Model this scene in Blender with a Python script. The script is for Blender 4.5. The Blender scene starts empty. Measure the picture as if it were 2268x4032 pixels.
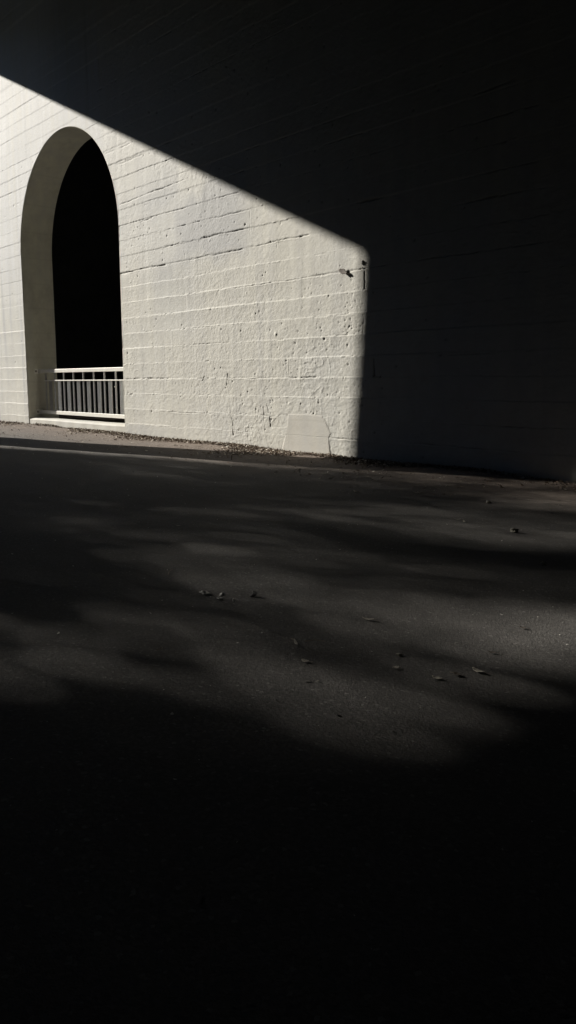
import bpy, math, random
import numpy as np
from mathutils import Vector, Matrix
R = math.radians
rng = np.random.default_rng(11)
random.seed(5)
scene = bpy.context.scene
COL = scene.collection
EYE = 1.377                      # eye height over the road, wall plane is Y=0, camera at Y=-10
SUN_AZ, SUN_EL = R(17.5), R(23.3)  # sun comes from -X, -Y side, grazing the wall
ZC, RA, UC = 4.965, 2.81, 20.525    # arch: spring height, radius, centre (X=-UC)
UL, UR = UC + RA, UC - RA
DEPTH = 0.94

def zg(x, y=0.0):                  # the road falls very slightly to the right
    return 0.0065 * (-x)

# ------------------------------------------------------------------ helpers
def tag(o, label=None, cat=None, group=None, kind=None):
    if label: o['label'] = label
    if cat: o['category'] = cat
    if group: o['group'] = group
    if kind: o['kind'] = kind
    return o

def empty(name, loc=(0, 0, 0), rz=0.0):
    o = bpy.data.objects.new(name, None); COL.objects.link(o)
    o.location = loc; o.rotation_euler = (0, 0, rz); o.empty_display_size = 0.2
    return o

def mesh_obj(name, verts, faces, mat, parent=None, smooth=False):
    me = bpy.data.meshes.new(name)
    me.from_pydata([tuple(map(float, v)) for v in verts], [], faces)
    me.update()
    if smooth:
        me.polygons.foreach_set('use_smooth', [True] * len(me.polygons))
    o = bpy.data.objects.new(name, me); COL.objects.link(o)
    if mat: me.materials.append(mat)
    if parent: o.parent = parent
    return o

class MB:
    def __init__(s): s.v = []; s.f = []
    def box(s, x0, x1, y0, y1, z0, z1, bev=0.0):
        if bev <= 0:
            b = len(s.v)
            s.v += [(x0,y0,z0),(x1,y0,z0),(x1,y1,z0),(x0,y1,z0),(x0,y0,z1),(x1,y0,z1),(x1,y1,z1),(x0,y1,z1)]
            s.f += [(b,b+3,b+2,b+1),(b+4,b+5,b+6,b+7),(b,b+1,b+5,b+4),(b+1,b+2,b+6,b+5),(b+2,b+3,b+7,b+6),(b+3,b,b+4,b+7)]
            return
        import bmesh
        bm = bmesh.new(); bmesh.ops.create_cube(bm, size=1.0)
        for v in bm.verts:
            v.co = ((x0+x1)/2 + v.co.x*(x1-x0), (y0+y1)/2 + v.co.y*(y1-y0), (z0+z1)/2 + v.co.z*(z1-z0))
        bmesh.ops.bevel(bm, geom=list(bm.edges), offset=bev, segments=2, affect='EDGES', profile=0.5)
        bm.verts.index_update(); b = len(s.v)
        s.v += [tuple(v.co) for v in bm.verts]
        s.f += [tuple(b + v.index for v in f.verts) for f in bm.faces]
        bm.free()
    def tube(s, pts, r, n=8, caps=True):
        b = len(s.v); pts = [Vector(p) for p in pts]
        rr = r if isinstance(r, (list, tuple)) else [r]*len(pts)
        for i, p in enumerate(pts):
            d = (pts[min(i+1, len(pts)-1)] - pts[max(i-1, 0)]).normalized()
            a = d.cross(Vector((0, 0, 1)))
            if a.length < 1e-3: a = Vector((1, 0, 0))
            a.normalize(); c = d.cross(a)
            for k in range(n):
                t = 2*math.pi*k/n
                s.v.append(tuple(p + (a*math.cos(t) + c*math.sin(t))*rr[i]))
        for i in range(len(pts)-1):
            for k in range(n):
                s.f.append((b+i*n+k, b+i*n+(k+1) % n, b+(i+1)*n+(k+1) % n, b+(i+1)*n+k))
        if caps:
            s.f.append(tuple(b+k for k in range(n))[::-1]); s.f.append(tuple(b+(len(pts)-1)*n+k for k in range(n)))
    def build(s, name, mat, parent=None, smooth=False):
        return mesh_obj(name, s.v, s.f, mat, parent, smooth)

# value noise, vectorised
_L = rng.random((256, 256)).astype(np.float32)
def vn(x, y, seed=0):
    x = np.asarray(x, np.float32) + seed*17.37; y = np.asarray(y, np.float32) + seed*9.91
    xi = np.floor(x).astype(int); yi = np.floor(y).astype(int)
    fx = x - xi; fy = y - yi
    fx = fx*fx*fx*(fx*(fx*6-15)+10); fy = fy*fy*fy*(fy*(fy*6-15)+10)
    a = _L[xi & 255, yi & 255]; b = _L[(xi+1) & 255, yi & 255]
    c = _L[xi & 255, (yi+1) & 255]; d = _L[(xi+1) & 255, (yi+1) & 255]
    return ((a*(1-fx)+b*fx)*(1-fy) + (c*(1-fx)+d*fx)*fy)*2-1

def sstep(a, b, x):
    t = np.clip((x-a)/(b-a), 0, 1); return t*t*(3-2*t)

# ------------------------------------------------------------------ materials
def newmat(name):
    m = bpy.data.materials.new(name); m.use_nodes = True
    nt = m.node_tree; bs = nt.nodes['Principled BSDF']
    bs.inputs['Specular IOR Level'].default_value = 0.25
    return m, nt, bs
def N(nt, t, **kw):
    n = nt.nodes.new(t)
    for k, v in kw.items():
        if k in n.inputs: n.inputs[k].default_value = v
        else: setattr(n, k, v)
    return n
def noise(nt, vec, scale, detail=4, rough=0.55, mscale=None, loc=(0, 0, 0)):
    mp = N(nt, 'ShaderNodeMapping'); nt.links.new(vec, mp.inputs['Vector'])
    mp.inputs['Location'].default_value = loc
    if mscale: mp.inputs['Scale'].default_value = mscale
    n = N(nt, 'ShaderNodeTexNoise'); n.inputs['Scale'].default_value = scale
    n.inputs['Detail'].default_value = detail; n.inputs['Roughness'].default_value = rough
    nt.links.new(mp.outputs[0], n.inputs['Vector'])
    return n.outputs['Fac']
def rmp(nt, fac, stops):
    r = N(nt, 'ShaderNodeValToRGB'); e = r.color_ramp.elements
    while len(e) < len(stops): e.new(0.5)
    for el, (p, c) in zip(e, stops):
        el.position = p; el.color = (c[0], c[1], c[2], 1) if isinstance(c, (tuple, list)) else (c, c, c, 1)
    nt.links.new(fac, r.inputs[0]); return r.outputs[0]
def mix(nt, fac, a, b, mode='MIX'):
    m = N(nt, 'ShaderNodeMix', data_type='RGBA', blend_type=mode)
    for inp, v in ((0, fac), (6, a), (7, b)):
        if isinstance(v, (int, float)): m.inputs[inp].default_value = v
        elif isinstance(v, tuple): m.inputs[inp].default_value = (*v, 1)
        else: nt.links.new(v, m.inputs[inp])
    return m.outputs[2]
def bump(nt, bs, h, dist, strength=1.0):
    b = N(nt, 'ShaderNodeBump'); b.inputs['Distance'].default_value = dist; b.inputs['Strength'].default_value = strength
    nt.links.new(h, b.inputs['Height']); nt.links.new(b.outputs[0], bs.inputs['Normal']); return b

def painted_concrete(name, base=(0.535, 0.528, 0.478), cool=(0.455, 0.47, 0.47), attr=True, bstr=0.6):
    m, nt, bs = newmat(name)
    tc = N(nt, 'ShaderNodeTexCoord').outputs['Object']
    big = noise(nt, tc, 0.35, 3)
    f1 = rmp(nt, big, [(0.48, 0.0), (0.66, 0.45)])
    c = mix(nt, f1, base, cool)
    # rain streaks run down the upper wall
    st = noise(nt, tc, 1.0, 5, 0.6, (3.2, 3.2, 0.22))
    c = mix(nt, rmp(nt, st, [(0.34, 0.50), (0.60, 0.0)]), c, (0.44, 0.44, 0.43))
    mo = noise(nt, tc, 4.0, 6, 0.65)
    if not attr:      # hand marks, splashes and faint form lines on the smooth parts
        sm_ = noise(nt, tc, 1.7, 6, 0.7, (1, 1, 0.6), (5, 2, 1)); c = mix(nt, rmp(nt, sm_, [(0.34, 0.45), (0.50, 0.0)]), c, (0.34, 0.32, 0.27))
        sz_ = N(nt, 'ShaderNodeTexWave', wave_type='BANDS', bands_direction='Z'); sz_.inputs['Scale'].default_value = 0.445; sz_.inputs['Distortion'].default_value = 0.25
        nt.links.new(tc, sz_.inputs['Vector']); c = mix(nt, rmp(nt, sz_.outputs['Fac'], [(0.0, 0.14), (0.010, 0.0)]), c, (0.25, 0.24, 0.20))
    c = mix(nt, rmp(nt, mo, [(0.32, 0.40), (0.58, 0.0)]), c, (0.40, 0.39, 0.36))
    if attr:
        a = N(nt, 'ShaderNodeAttribute', attribute_name='grey').outputs['Fac']
        c = mix(nt, a, c, (0.375, 0.38, 0.38))
        a = N(nt, 'ShaderNodeAttribute', attribute_name='pale').outputs['Fac']
        c = mix(nt, a, c, (0.50, 0.51, 0.515))
        a = N(nt, 'ShaderNodeAttribute', attribute_name='dark_amt').outputs['Fac']
        c = mix(nt, a, c, (0.07, 0.06, 0.05))  # darker in cracks, joints and pits and along the wall foot
    nt.links.new(c, bs.inputs['Base Color'])
    bs.inputs['Roughness'].default_value = 0.75
    h = mix(nt, 0.5, noise(nt, tc, 28, 5, 0.6), noise(nt, tc, 90, 3, 0.6))
    bump(nt, bs, h, 0.008, bstr)
    return m
M = {}
M['wall'] = painted_concrete('painted_board_concrete')
M['jamb'] = painted_concrete('smooth_painted_concrete', (0.57, 0.56, 0.47), (0.54, 0.53, 0.45), attr=False, bstr=0.5)
M['patch'] = painted_concrete('repair_plaster', (0.50, 0.485, 0.44), (0.48, 0.475, 0.44), attr=False, bstr=0.7)
M['sill'] = painted_concrete('weathered_sill_paint', (0.50, 0.49, 0.44), (0.44, 0.44, 0.42), attr=False, bstr=0.6)
def plain(name, col, rough=0.8, nscale=6, var=0.35, bd=0.003, metallic=0.0):
    m, nt, bs = newmat(name)
    tc = N(nt, 'ShaderNodeTexCoord').outputs['Object']
    n = noise(nt, tc, nscale, 5, 0.6)
    c = mix(nt, rmp(nt, n, [(0.3, 0.0), (0.7, 1.0)]), tuple(x*(1-var) for x in col), col)
    nt.links.new(c, bs.inputs['Base Color']); bs.inputs['Roughness'].default_value = rough
    bs.inputs['Metallic'].default_value = metallic
    if bd: bump(nt, bs, noise(nt, tc, nscale*8, 3), bd, 0.5)
    return m
M['dark_conc'] = plain('dark_cool_concrete', (0.055, 0.062, 0.066), 0.9, 1.5)  # dark bluish tone chosen to cool the bounced light
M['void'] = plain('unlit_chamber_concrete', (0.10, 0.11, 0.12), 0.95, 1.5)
M['rail'] = plain('painted_steel', (0.72, 0.71, 0.66), 0.42, 9, 0.10, 0.0006)
M['bars'] = plain('galvanised_flat_bar', (0.46, 0.47, 0.48), 0.4, 14, 0.2, 0.0005, 0.3)
M['bolt'] = plain('dull_steel', (0.30, 0.28, 0.25), 0.5, 30, 0.3, 0.0005, 0.6)
M['bark'] = plain('bark', (0.12, 0.09, 0.06), 0.95, 12, 0.5, 0.02)
M['leafgreen'] = plain('foliage', (0.05, 0.07, 0.03), 0.8, 2, 0.5, 0)
M['twig'] = plain('dry_twig', (0.30, 0.25, 0.18), 0.9, 40, 0.4, 0)
M['black_rubber'] = plain('black_scrap', (0.015, 0.015, 0.016), 0.6, 30, 0.4, 0.002)
M['stone'] = plain('pale_stone', (0.34, 0.33, 0.28), 0.85, 40, 0.35, 0.002)
M['whitepaper'] = plain('chewed_white_paper', (0.62, 0.62, 0.60), 0.8, 50, 0.25, 0.003)

def asphalt():
    m, nt, bs = newmat('worn_asphalt')
    tc = N(nt, 'ShaderNodeTexCoord').outputs['Object']
    vo = N(nt, 'ShaderNodeTexVoronoi'); vo.inputs['Scale'].default_value = 75
    nt.links.new(tc, vo.inputs['Vector'])
    sp = N(nt, 'ShaderNodeSeparateColor'); nt.links.new(vo.outputs['Color'], sp.inputs[0])
    agg = rmp(nt, sp.outputs[0], [(0.0, (0.070, 0.068, 0.066)), (0.6, (0.090, 0.087, 0.083)), (0.97, (0.12, 0.115, 0.11)), (1.0, (0.20, 0.195, 0.185))])
    big = noise(nt, tc, 0.7, 5, 0.6)
    c = mix(nt, rmp(nt, big, [(0.35, 0.0), (0.7, 0.5)]), agg, (0.105, 0.099, 0.093))
    # dusty strip along the foot of the wall (object Y towards 0)
    sx = N(nt, 'ShaderNodeSeparateXYZ'); nt.links.new(tc, sx.inputs[0])
    wob = noise(nt, tc, 0.8, 4, 0.6)
    ad = N(nt, 'ShaderNodeMath', operation='MULTIPLY_ADD'); nt.links.new(wob, ad.inputs[0]); ad.inputs[1].default_value = 1.3
    nt.links.new(sx.outputs[1], ad.inputs[2])
    mr = N(nt, 'ShaderNodeMapRange'); nt.links.new(ad.outputs[0], mr.inputs[0])
    mr.inputs[1].default_value = -2.2; mr.inputs[2].default_value = 0.35; mr.inputs[3].default_value = 0; mr.inputs[4].default_value = 0.9
    dn = noise(nt, tc, 9, 6, 0.7)
    dust = rmp(nt, dn, [(0.3, (0.11, 0.085, 0.07)), (0.7, (0.26, 0.215, 0.18))])
    c = mix(nt, mr.outputs[0], c, dust)
    sm = noise(nt, tc, 0.9, 5, 0.55, (0.35, 1.6, 1.0))
    c = mix(nt, rmp(nt, sm, [(0.55, 0.0), (0.75, 0.4)]), c, (0.125, 0.12, 0.115))
    nt.links.new(c, bs.inputs['Base Color']); bs.inputs['Roughness'].default_value = 0.88
    bs.inputs['Specular IOR Level'].default_value = 0.12
    # fine crazing in places
    mp = N(nt, 'ShaderNodeMapping'); nt.links.new(tc, mp.inputs['Vector'])
    vec = N(nt, 'ShaderNodeVectorMath', operation='ADD'); ns = N(nt, 'ShaderNodeTexNoise'); ns.inputs['Scale'].default_value = 3.0; ns.inputs['Detail'].default_value = 5
    nt.links.new(tc, ns.inputs['Vector']); sc = N(nt, 'ShaderNodeVectorMath', operation='SCALE'); sc.inputs['Scale'].default_value = 0.55
    nt.links.new(ns.outputs['Color'], sc.inputs[0]); nt.links.new(mp.outputs[0], vec.inputs[0]); nt.links.new(sc.outputs[0], vec.inputs[1])
    v2 = N(nt, 'ShaderNodeTexVoronoi', feature='DISTANCE_TO_EDGE'); v2.inputs['Scale'].default_value = 1.1; nt.links.new(vec.outputs[0], v2.inputs['Vector'])
    crk = rmp(nt, v2.outputs['Distance'], [(0.0, 0.25), (0.006, 0.0)])
    msk = rmp(nt, noise(nt, tc, 0.6, 3, 0.5, None, (3, 7, 0)), [(0.50, 0.0), (0.60, 1.0)])
    cm = mix(nt, 1.0, crk, msk, 'MULTIPLY')
    c2 = mix(nt, cm, c, (0.03, 0.03, 0.03)); nt.links.new(c2, bs.inputs['Base Color'])
    h0 = mix(nt, 0.4, noise(nt, tc, 75, 4, 0.7), noise(nt, tc, 9, 5, 0.65))
    h = mix(nt, cm, h0, (0.0, 0.0, 0.0))
    bump(nt, bs, h, 0.015, 1.0)
    return m
M['asphalt'] = asphalt()

def attr_leaf(name, stops, rough=0.75):
    m, nt, bs = newmat(name)
    a = N(nt, 'ShaderNodeAttribute', attribute_name='tone').outputs['Fac']
    c = rmp(nt, a, stops); nt.links.new(c, bs.inputs['Base Color']); bs.inputs['Roughness'].default_value = rough
    return m
M['litter'] = attr_leaf('dry_leaf_litter', [(0.0, (0.05, 0.035, 0.025)), (0.55, (0.17, 0.12, 0.085)), (0.8, (0.40, 0.34, 0.27)), (1.0, (0.72, 0.68, 0.60))])
M['grit'] = attr_leaf('road_grit', [(0.0, (0.03, 0.03, 0.03)), (0.5, (0.16, 0.15, 0.13)), (1.0, (0.60, 0.58, 0.54))])
M['leaf'] = plain('dry_leaf', (0.46, 0.43, 0.37), 0.7, 40, 0.4, 0.001)
M['leaf_dark'] = plain('dark_dead_leaf', (0.10, 0.08, 0.065), 0.7, 40, 0.4, 0.001)

# ------------------------------------------------------------------ camera
F, W_, H_ = 3200.0, 2268.0, 4032.0
tilt = math.atan((2016-1508)/F); phi = math.atan((1134+1660)*math.cos(tilt)/F)
hd = math.pi - phi
fwd = Vector((math.cos(hd)*math.cos(tilt), math.sin(hd)*math.cos(tilt), -math.sin(tilt)))
cam = bpy.data.cameras.new('camera'); co = bpy.data.objects.new('camera', cam); COL.objects.link(co)
co.location = (0, -10, EYE); co.rotation_euler = fwd.to_track_quat('-Z', 'Y').to_euler()
cam.sensor_fit = 'VERTICAL'; cam.sensor_height = 36.0; cam.lens = 36.0*F/H_
cam.clip_start = 0.05; cam.clip_end = 2000
scene.camera = co

# ------------------------------------------------------------------ light
sd = Vector((-math.cos(SUN_AZ)*math.cos(SUN_EL), -math.sin(SUN_AZ)*math.cos(SUN_EL), math.sin(SUN_EL)))  # towards the sun
sl = bpy.data.lights.new('sun', 'SUN'); sl.energy = 5.0; sl.angle = R(0.53); sl.color = (1.0, 0.94, 0.845)
so = bpy.data.objects.new('sun', sl); COL.objects.link(so); so.rotation_euler = sd.to_track_quat('Z', 'Y').to_euler()
so.location = (-40, -15, 30)
w = bpy.data.worlds.new('World'); scene.world = w; w.use_nodes = True
nt = w.node_tree; sky = nt.nodes.new('ShaderNodeTexSky'); sky.sky_type = 'NISHITA'; sky.sun_disc = False
sky.dust_density = 0.0; sky.air_density = 0.8; sky.ozone_density = 4.0; sky.sun_elevation = SUN_EL; sky.sun_rotation = math.atan2(sd.x, sd.y)
nt.links.new(sky.outputs[0], nt.nodes['Background'].inputs[0]); nt.nodes['Background'].inputs[1].default_value = 0.095
scene.view_settings.view_transform = 'Standard'; scene.view_settings.look = 'None'
scene.view_settings.exposure = EXPOSURE = 1.0; scene.view_settings.gamma = 1.0

# ------------------------------------------------------------------ ground
def grid_obj(name, xs, ys, zf, mat):
    X, Y = np.meshgrid(xs, ys, indexing='xy'); Z = zf(X, Y)
    nx, ny = len(xs), len(ys)
    v = np.stack([X, Y, Z], -1).reshape(-1, 3)
    i = np.arange(nx*ny).reshape(ny, nx)
    f = np.stack([i[:-1, :-1], i[:-1, 1:], i[1:, 1:], i[1:, :-1]], -1).reshape(-1, 4)
    return np_mesh(name, v, f, mat)
def np_mesh(name, v, f, mat, parent=None, smooth=True):
    me = bpy.data.meshes.new(name); k = f.shape[1]
    me.vertices.add(len(v)); me.vertices.foreach_set('co', v.astype(np.float32).ravel())
    me.loops.add(len(f)*k); me.loops.foreach_set('vertex_index', f.astype(np.int32).ravel())
    me.polygons.add(len(f)); me.polygons.foreach_set('loop_start', np.arange(0, len(f)*k, k, dtype=np.int32))
    me.polygons.foreach_set('loop_total', np.full(len(f), k, np.int32))
    me.polygons.foreach_set('use_smooth', np.full(len(f), smooth, bool))
    me.update(calc_edges=True); me.validate()
    o = bpy.data.objects.new(name, me); COL.objects.link(o); me.materials.append(mat)
    if parent: o.parent = parent
    return o
def ground_z(X, Y):
    z = 0.0065*(-X)
    near = sstep(-26, -22, X)*0+1
    berm = 0.045*np.exp(-(np.minimum(Y, 0)/0.22)**2)*(0.6+0.5*vn(X*0.9, Y*2, 4))
    und = 0.012*vn(X*0.35, Y*0.5, 7) + 0.005*vn(X*1.1, Y*1.5, 8)
    fade = np.clip(1-(np.abs(X+10)-22)/10, 0, 1)*np.clip(1-(np.abs(Y+5)-8)/6, 0, 1)
    return np.clip(z, -0.4, 0.6) + (berm+und)*fade
def gz(x, y): return float(ground_z(np.array([x], float), np.array([y], float))[0])
xs = np.unique(np.concatenate([np.linspace(-900, -60, 12), np.linspace(-60, -28, 20), np.arange(-28, 2, 0.08), np.linspace(2, 60, 20), np.linspace(60, 900, 10)]))
ys = np.unique(np.concatenate([np.linspace(-900, -50, 10), np.linspace(-50, -12, 14), np.arange(-12, -1, 0.08), np.arange(-1, 0.3, 0.03), np.array([1.0, 2, 8, 40, 900])]))
tag(grid_obj('road', xs, ys, ground_z, M['asphalt']), kind='structure')

tag(mesh_obj('bounce_block_sheet', [(-70, -30, gz(-70, 0)+0.03), (-31.2, -30, gz(-31.2, 0)+0.03), (-31.2, 8, gz(-31.2, 0)+0.03), (-70, 8, gz(-70, 0)+0.03)], [(0, 1, 2, 3)], M['leafgreen']), kind='structure')  # unseen dark sheet added to cut light bounced from the sunny ground
# ------------------------------------------------------------------ the great wall with its arch
wall = empty('bridge_wall', (0, 0, 0))
tag(wall, 'tall pale board-marked concrete bridge wall pierced by one round arch', 'wall')
TOP = 14.6
CR = [(17.61,5.49,14.73,5.57,3),(15.65,5.01,14.7,4.99,2),(16.71,4.98,16.21,4.99,2),(13.7,5.01,13.03,5.0,2),(13.87,4.64,12.7,4.64,2),(16.6,4.32,12.74,4.31,3),(17.71,3.93,15.69,3.94,4),(15.53,3.93,12.85,3.93,2),(13.4,3.94,10.89,3.96,2),(11.28,3.96,10.84,3.95,4),(13.41,3.23,9.52,3.23,2),(10.05,3.23,9.72,3.24,3),(9.67,3.20,9.66,2.9,3),(9.66,2.52,9.68,2.18,3),(17.78,1.47,15.67,1.47,4),(17.76,1.83,17.29,1.82,3),(17.77,1.11,17.28,1.12,3),(13.44,1.47,10.8,1.47,3),(13.46,0.76,11.9,0.75,2),(10.54,0.42,9.69,0.41,2),(18.23,6.73,17.02,6.72,2),(17.61,6.38,15.94,6.39,2),(12.33,0.93,12.3,0.69,2),(12.22,0.98,12.16,0.80,2),(13.34,0.75,13.3,0.32,3),(12.12,0.74,12.11,0.54,3),(12.7,4.64,12.7,3.72,1),(11.9,4.0,11.91,3.82,1),(11.57,1.81,11.57,1.51,2),(9.42,1.78,9.4,1.49,3),(16.54,1.1,16.52,0.61,2),(14.29,1.52,14.36,1.42,3),(13.47,1.57,13.51,1.32,3),(8.68,0.42,7.2,0.41,2),(10.01,4.3,9.06,4.3,3),(7.67,3.95,7.11,3.96,3),(15.75,0.74,13.46,0.75,2),(18.4,8.9,18.38,8.0,2),(21.5,8.9,23.2,8.9,1),(16.9,5.6,16.88,5.2,1),(22.9,6.43,22.9,6.2,3),(7.6,5.4,6.9,5.42,3),(7.7,4.66,7.0,4.66,3),(7.75,5.02,7.1,5.02,2),(9.6,5.0,8.9,5.02,2),(9.0,2.2,8.0,2.19,1),(8.4,3.25,7.4,3.24,2),(7.9,1.8,7.0,1.8,1)]
PITS = []
for i in range(520):
    u = rng.uniform(7.5, 26); z = rng.uniform(0.15, 7.5)
    if u > 17.5 and rng.random() < 0.75: continue
    PITS.append((u, z, rng.uniform(0.010, 0.024), rng.choice([1, 1, 1, -0.6])*rng.uniform(0.004, 0.013)))
for cx_, cz_, n_, s_ in ((10.8, 2.9, 16, 0.35), (9.9, 2.35, 45, 0.16), (9.95, 2.75, 30, 0.18), (12.2, 1.0, 26, 0.3), (10.9, 1.9, 22, 0.45), (16.7, 4.8, 20, 0.25), (13.9, 4.4, 22, 0.5), (11.2, 1.5, 30, 0.5), (9.8, 1.2, 30, 0.3), (14.9, 1.45, 26, 0.6), (12.9, 0.5, 24, 0.6)):
    for i in range(n_):
        PITS.append((cx_+rng.normal()*s_, cz_+rng.normal()*s_*0.7, rng.uniform(0.008, 0.018), rng.uniform(0.003, 0.010)))
PITS.append((10.62, 2.14, 0.022, 0.02)); PITS.append((12.86, 4.38, 0.02, 0.02)); PITS.append((11.95, 2.28, 0.03, -0.014))
PATCH = [(11.575,0.781),(11.1,0.80),(10.705,0.784),(10.58,0.68),(10.465,0.487),(10.50,0.43),(10.474,0.117),(10.47,0.03),(11.75,0.03),(11.737,0.149),(11.633,0.456)]
def in_poly(u, z, P):
    r = np.zeros(u.shape, bool); n = len(P)
    for i in range(n):
        (x1, y1), (x2, y2) = P[i], P[(i+1) % n]
        c = ((y1 > z) != (y2 > z)) & (u < (x2-x1)*(z-y1)/(y2-y1+1e-9)+x1)
        r ^= c
    return r

def wall_height(u, z):
    """relief of the cast face, metres out of the wall"""
    h = np.zeros_like(u); dark_amt = np.zeros_like(u)
    low = 1-sstep(3.3, 4.1, z); left = sstep(17.9, 18.6, u)
    rough = 1.0 - 0.62*left
    rough = rough*(0.75 + 0.55*sstep(16.5, 11.0, u)*(1-sstep(1.5, 4.0, z)) + 0.35*vn(u*0.7, z*0.9, 3))
    # boards, 0.354 high
    zz = z + 0.006*vn(u*0.8, z*0.1, 21) + 0.003*vn(u*6, z*0.3, 22)
    k = np.floor((zz-0.41)/0.354); fr = (zz-0.41)/0.354-k
    ki = k.astype(int)
    length = 2.4 + 1.8*_L[(ki*7) & 255, 5]
    bj = (u + 9*_L[(ki*13) & 255, 9])/length; bi = np.floor(bj); bf = (bj-bi)*length
    def off(kk, bb): return (_L[(kk*31+3) & 255, (bb.astype(int)*17+kk*5) & 255]-0.5)
    o0 = off(ki, bi)
    lj = (u + 9*_L[((ki-1)*13) & 255, 9])/(2.4+1.8*_L[((ki-1)*7) & 255, 5]); o1 = off(ki-1, np.floor(lj))
    blend = sstep(0.0, 0.032, fr)
    h += 0.0030*(o1*(1-blend)+o0*blend)
    saw = (0.0085*low - 0.0060*(1-low))*(0.6+0.7*vn(u*0.25, k*3.1, 31))
    h += saw*(np.where(fr < 0.032, 1-fr/0.032, ((np.maximum(fr, 0.032)-0.032)/0.968)**np.where(low > 0.5, 2.6, 1.0))-0.5)
    # broken fins and grooves along the joints
    dz = np.minimum(fr, 1-fr)*0.354
    lm = vn(u*0.55, k*7.7, 41) + 0.55*vn(u*3.5, k*3.3, 42)
    fin = np.exp(-(dz/0.0075)**2)
    h += fin*(0.0060*np.clip(lm-0.05, 0, 1) - 0.0105*np.clip(-lm-0.08, 0, 1))*np.clip(0.8+1.6*vn(u*14, k*5, 43), 0, 2.4)*(1-0.45*left)
    dark_amt = np.maximum(dark_amt, fin*np.clip(-lm-0.35, 0, 1)*0.55)
    # butt joints between boards
    bd = np.minimum(bf, length-bf)
    h += np.exp(-(bd/0.010)**2)*(0.0016*vn(k*3.7, bi*5.1, 44)-0.0006)*np.clip(1.8*vn(u*4, z*5, 45), 0, 2)
    # trowelled, brushed coat
    ani = vn(u*11+3*vn(u*2, z*2, 50), z*22, 51)
    h += rough*(0.0010*vn(u*4.2, z*5.1, 52) + 0.0008*vn(u*10, z*11, 53)*(0.7+0.9*vn(u*1.3, z*1.7, 54)) + 0.0010*vn(u*21, z*23, 55) + 0.0010*vn(u*37, z*41, 58) + 0.0009*ani)
    rid = 1-np.abs(vn(u*7+2*vn(u*1.5, z*1.5, 60), z*9+2*vn(u*1.2, z*1.9, 61), 62))
    h += rough*0.0040*np.clip(rid-0.80, 0, 1)*5*np.clip(0.15+vn(u*0.9, z*1.1, 63), 0, 1)
    h += 0.003*vn(u*0.9, z*1.2, 56) + 0.0018*vn(u*7.0, z*0.6, 57)*0.7
    # cracks
    for (a, b, c, d, q) in CR:
        L = math.hypot(c-a, d-b); mk = (u > min(a, c)-0.1) & (u < max(a, c)+0.1) & (z > min(b, d)-0.12) & (z < max(b, d)+0.12)
        if not mk.any(): continue
        uu, zz_ = u[mk], z[mk]; t = ((uu-a)*(c-a)+(zz_-b)*(d-b))/L/L
        ds = ((uu-a)*(d-b)-(zz_-b)*(c-a))/L
        ds = ds + 0.010*vn(uu*3.0, zz_*3.0, 70) + 0.006*vn(uu*15, zz_*15, 71)
        wd = (0.006+0.0032*abs(q))*(0.75+0.5*vn(uu*5, zz_*5, 72))
        g = np.exp(-(ds/np.maximum(wd, 0.004))**2)*sstep(-0.02, 0.03, t)*sstep(1.02, 0.97, t)
        am = np.clip(0.75+0.9*vn(uu*2.2, zz_*2.2, 73)+0.5*vn(uu*9, zz_*9, 74), 0.05, 1.4)
        h[mk] -= g*am*0.0046*q
        lip = np.exp(-((ds+(0.018 if abs(d-b) < abs(c-a) else -0.018))/0.010)**2)*sstep(-0.02, 0.03, t)*sstep(1.02, 0.97, t)
        h[mk] += lip*0.0022*am
        dark_amt[mk] = np.maximum(dark_amt[mk], g*am*(0.05+0.12*q))
    for (a, b, r, dpt) in PITS:
        mk = (np.abs(u-a) < r*3) & (np.abs(z-b) < r*3)
        if mk.any():
            q = ((u[mk]-a)**2+(z[mk]-b)**2)/r/r; h[mk] -= dpt*np.exp(-q)
            if dpt > 0.006: dark_amt[mk] = np.maximum(dark_amt[mk], 0.6*np.exp(-q*1.3))
    # gouge marks near the ground
    mk = in_poly(u, z, [(11.80+0.02, 0.80), (11.58, 0.80), (11.60, 0.56), (12.10, 0.52), (12.12, 0.60)]); h[mk] -= 0.004
    # repaired area is held flat so the plaster can lie on it
    mk = in_poly(u, z, [((a-11.05)*1.0+11.05, (b-0.4)*1.0+0.4) for a, b in PATCH]); h[mk] = h[mk]*0.2-0.001
    dark_amt = dark_amt + 0.55*np.exp(-np.clip(z-0.0065*u, 0, 9)/0.05)*np.clip(0.6+vn(u*3, z*5, 80), 0, 1)*(u > 0)
    grey = 1.0*np.clip(0.55+1.6*vn(u*0.8, z*0.9, 90)+0.5*vn(u*3.5, z*3.5, 91), 0, 1)*sstep(12.2, 13.4, u)*(1-left)*sstep(3.3, 4.0, z)*(1-sstep(5.0, 6.2, z))
    grey = np.maximum(grey, 0.55*sstep(15.2, 16.8, u)*(1-left)*(z < 0.40)*(0.7+0.4*vn(u*4, z*5, 92)))
    grey = np.maximum(grey, 0.75*np.clip(vn(u*5.5, z*0.35, 93)+0.35*vn(u*14, z*0.8, 94)-0.25, 0, 1)*left*1.6)
    pale = np.clip(0.55*left*sstep(1.5, 5, z)+0.5*left*vn(u*9, z*0.5, 95)*sstep(3, 5, z)+0.30*sstep(12.5, 15, u)*sstep(3.0, 5.5, z), 0, 1)
    return h, np.clip(dark_amt, 0, 1), np.clip(grey, 0, 1), pale

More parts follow.
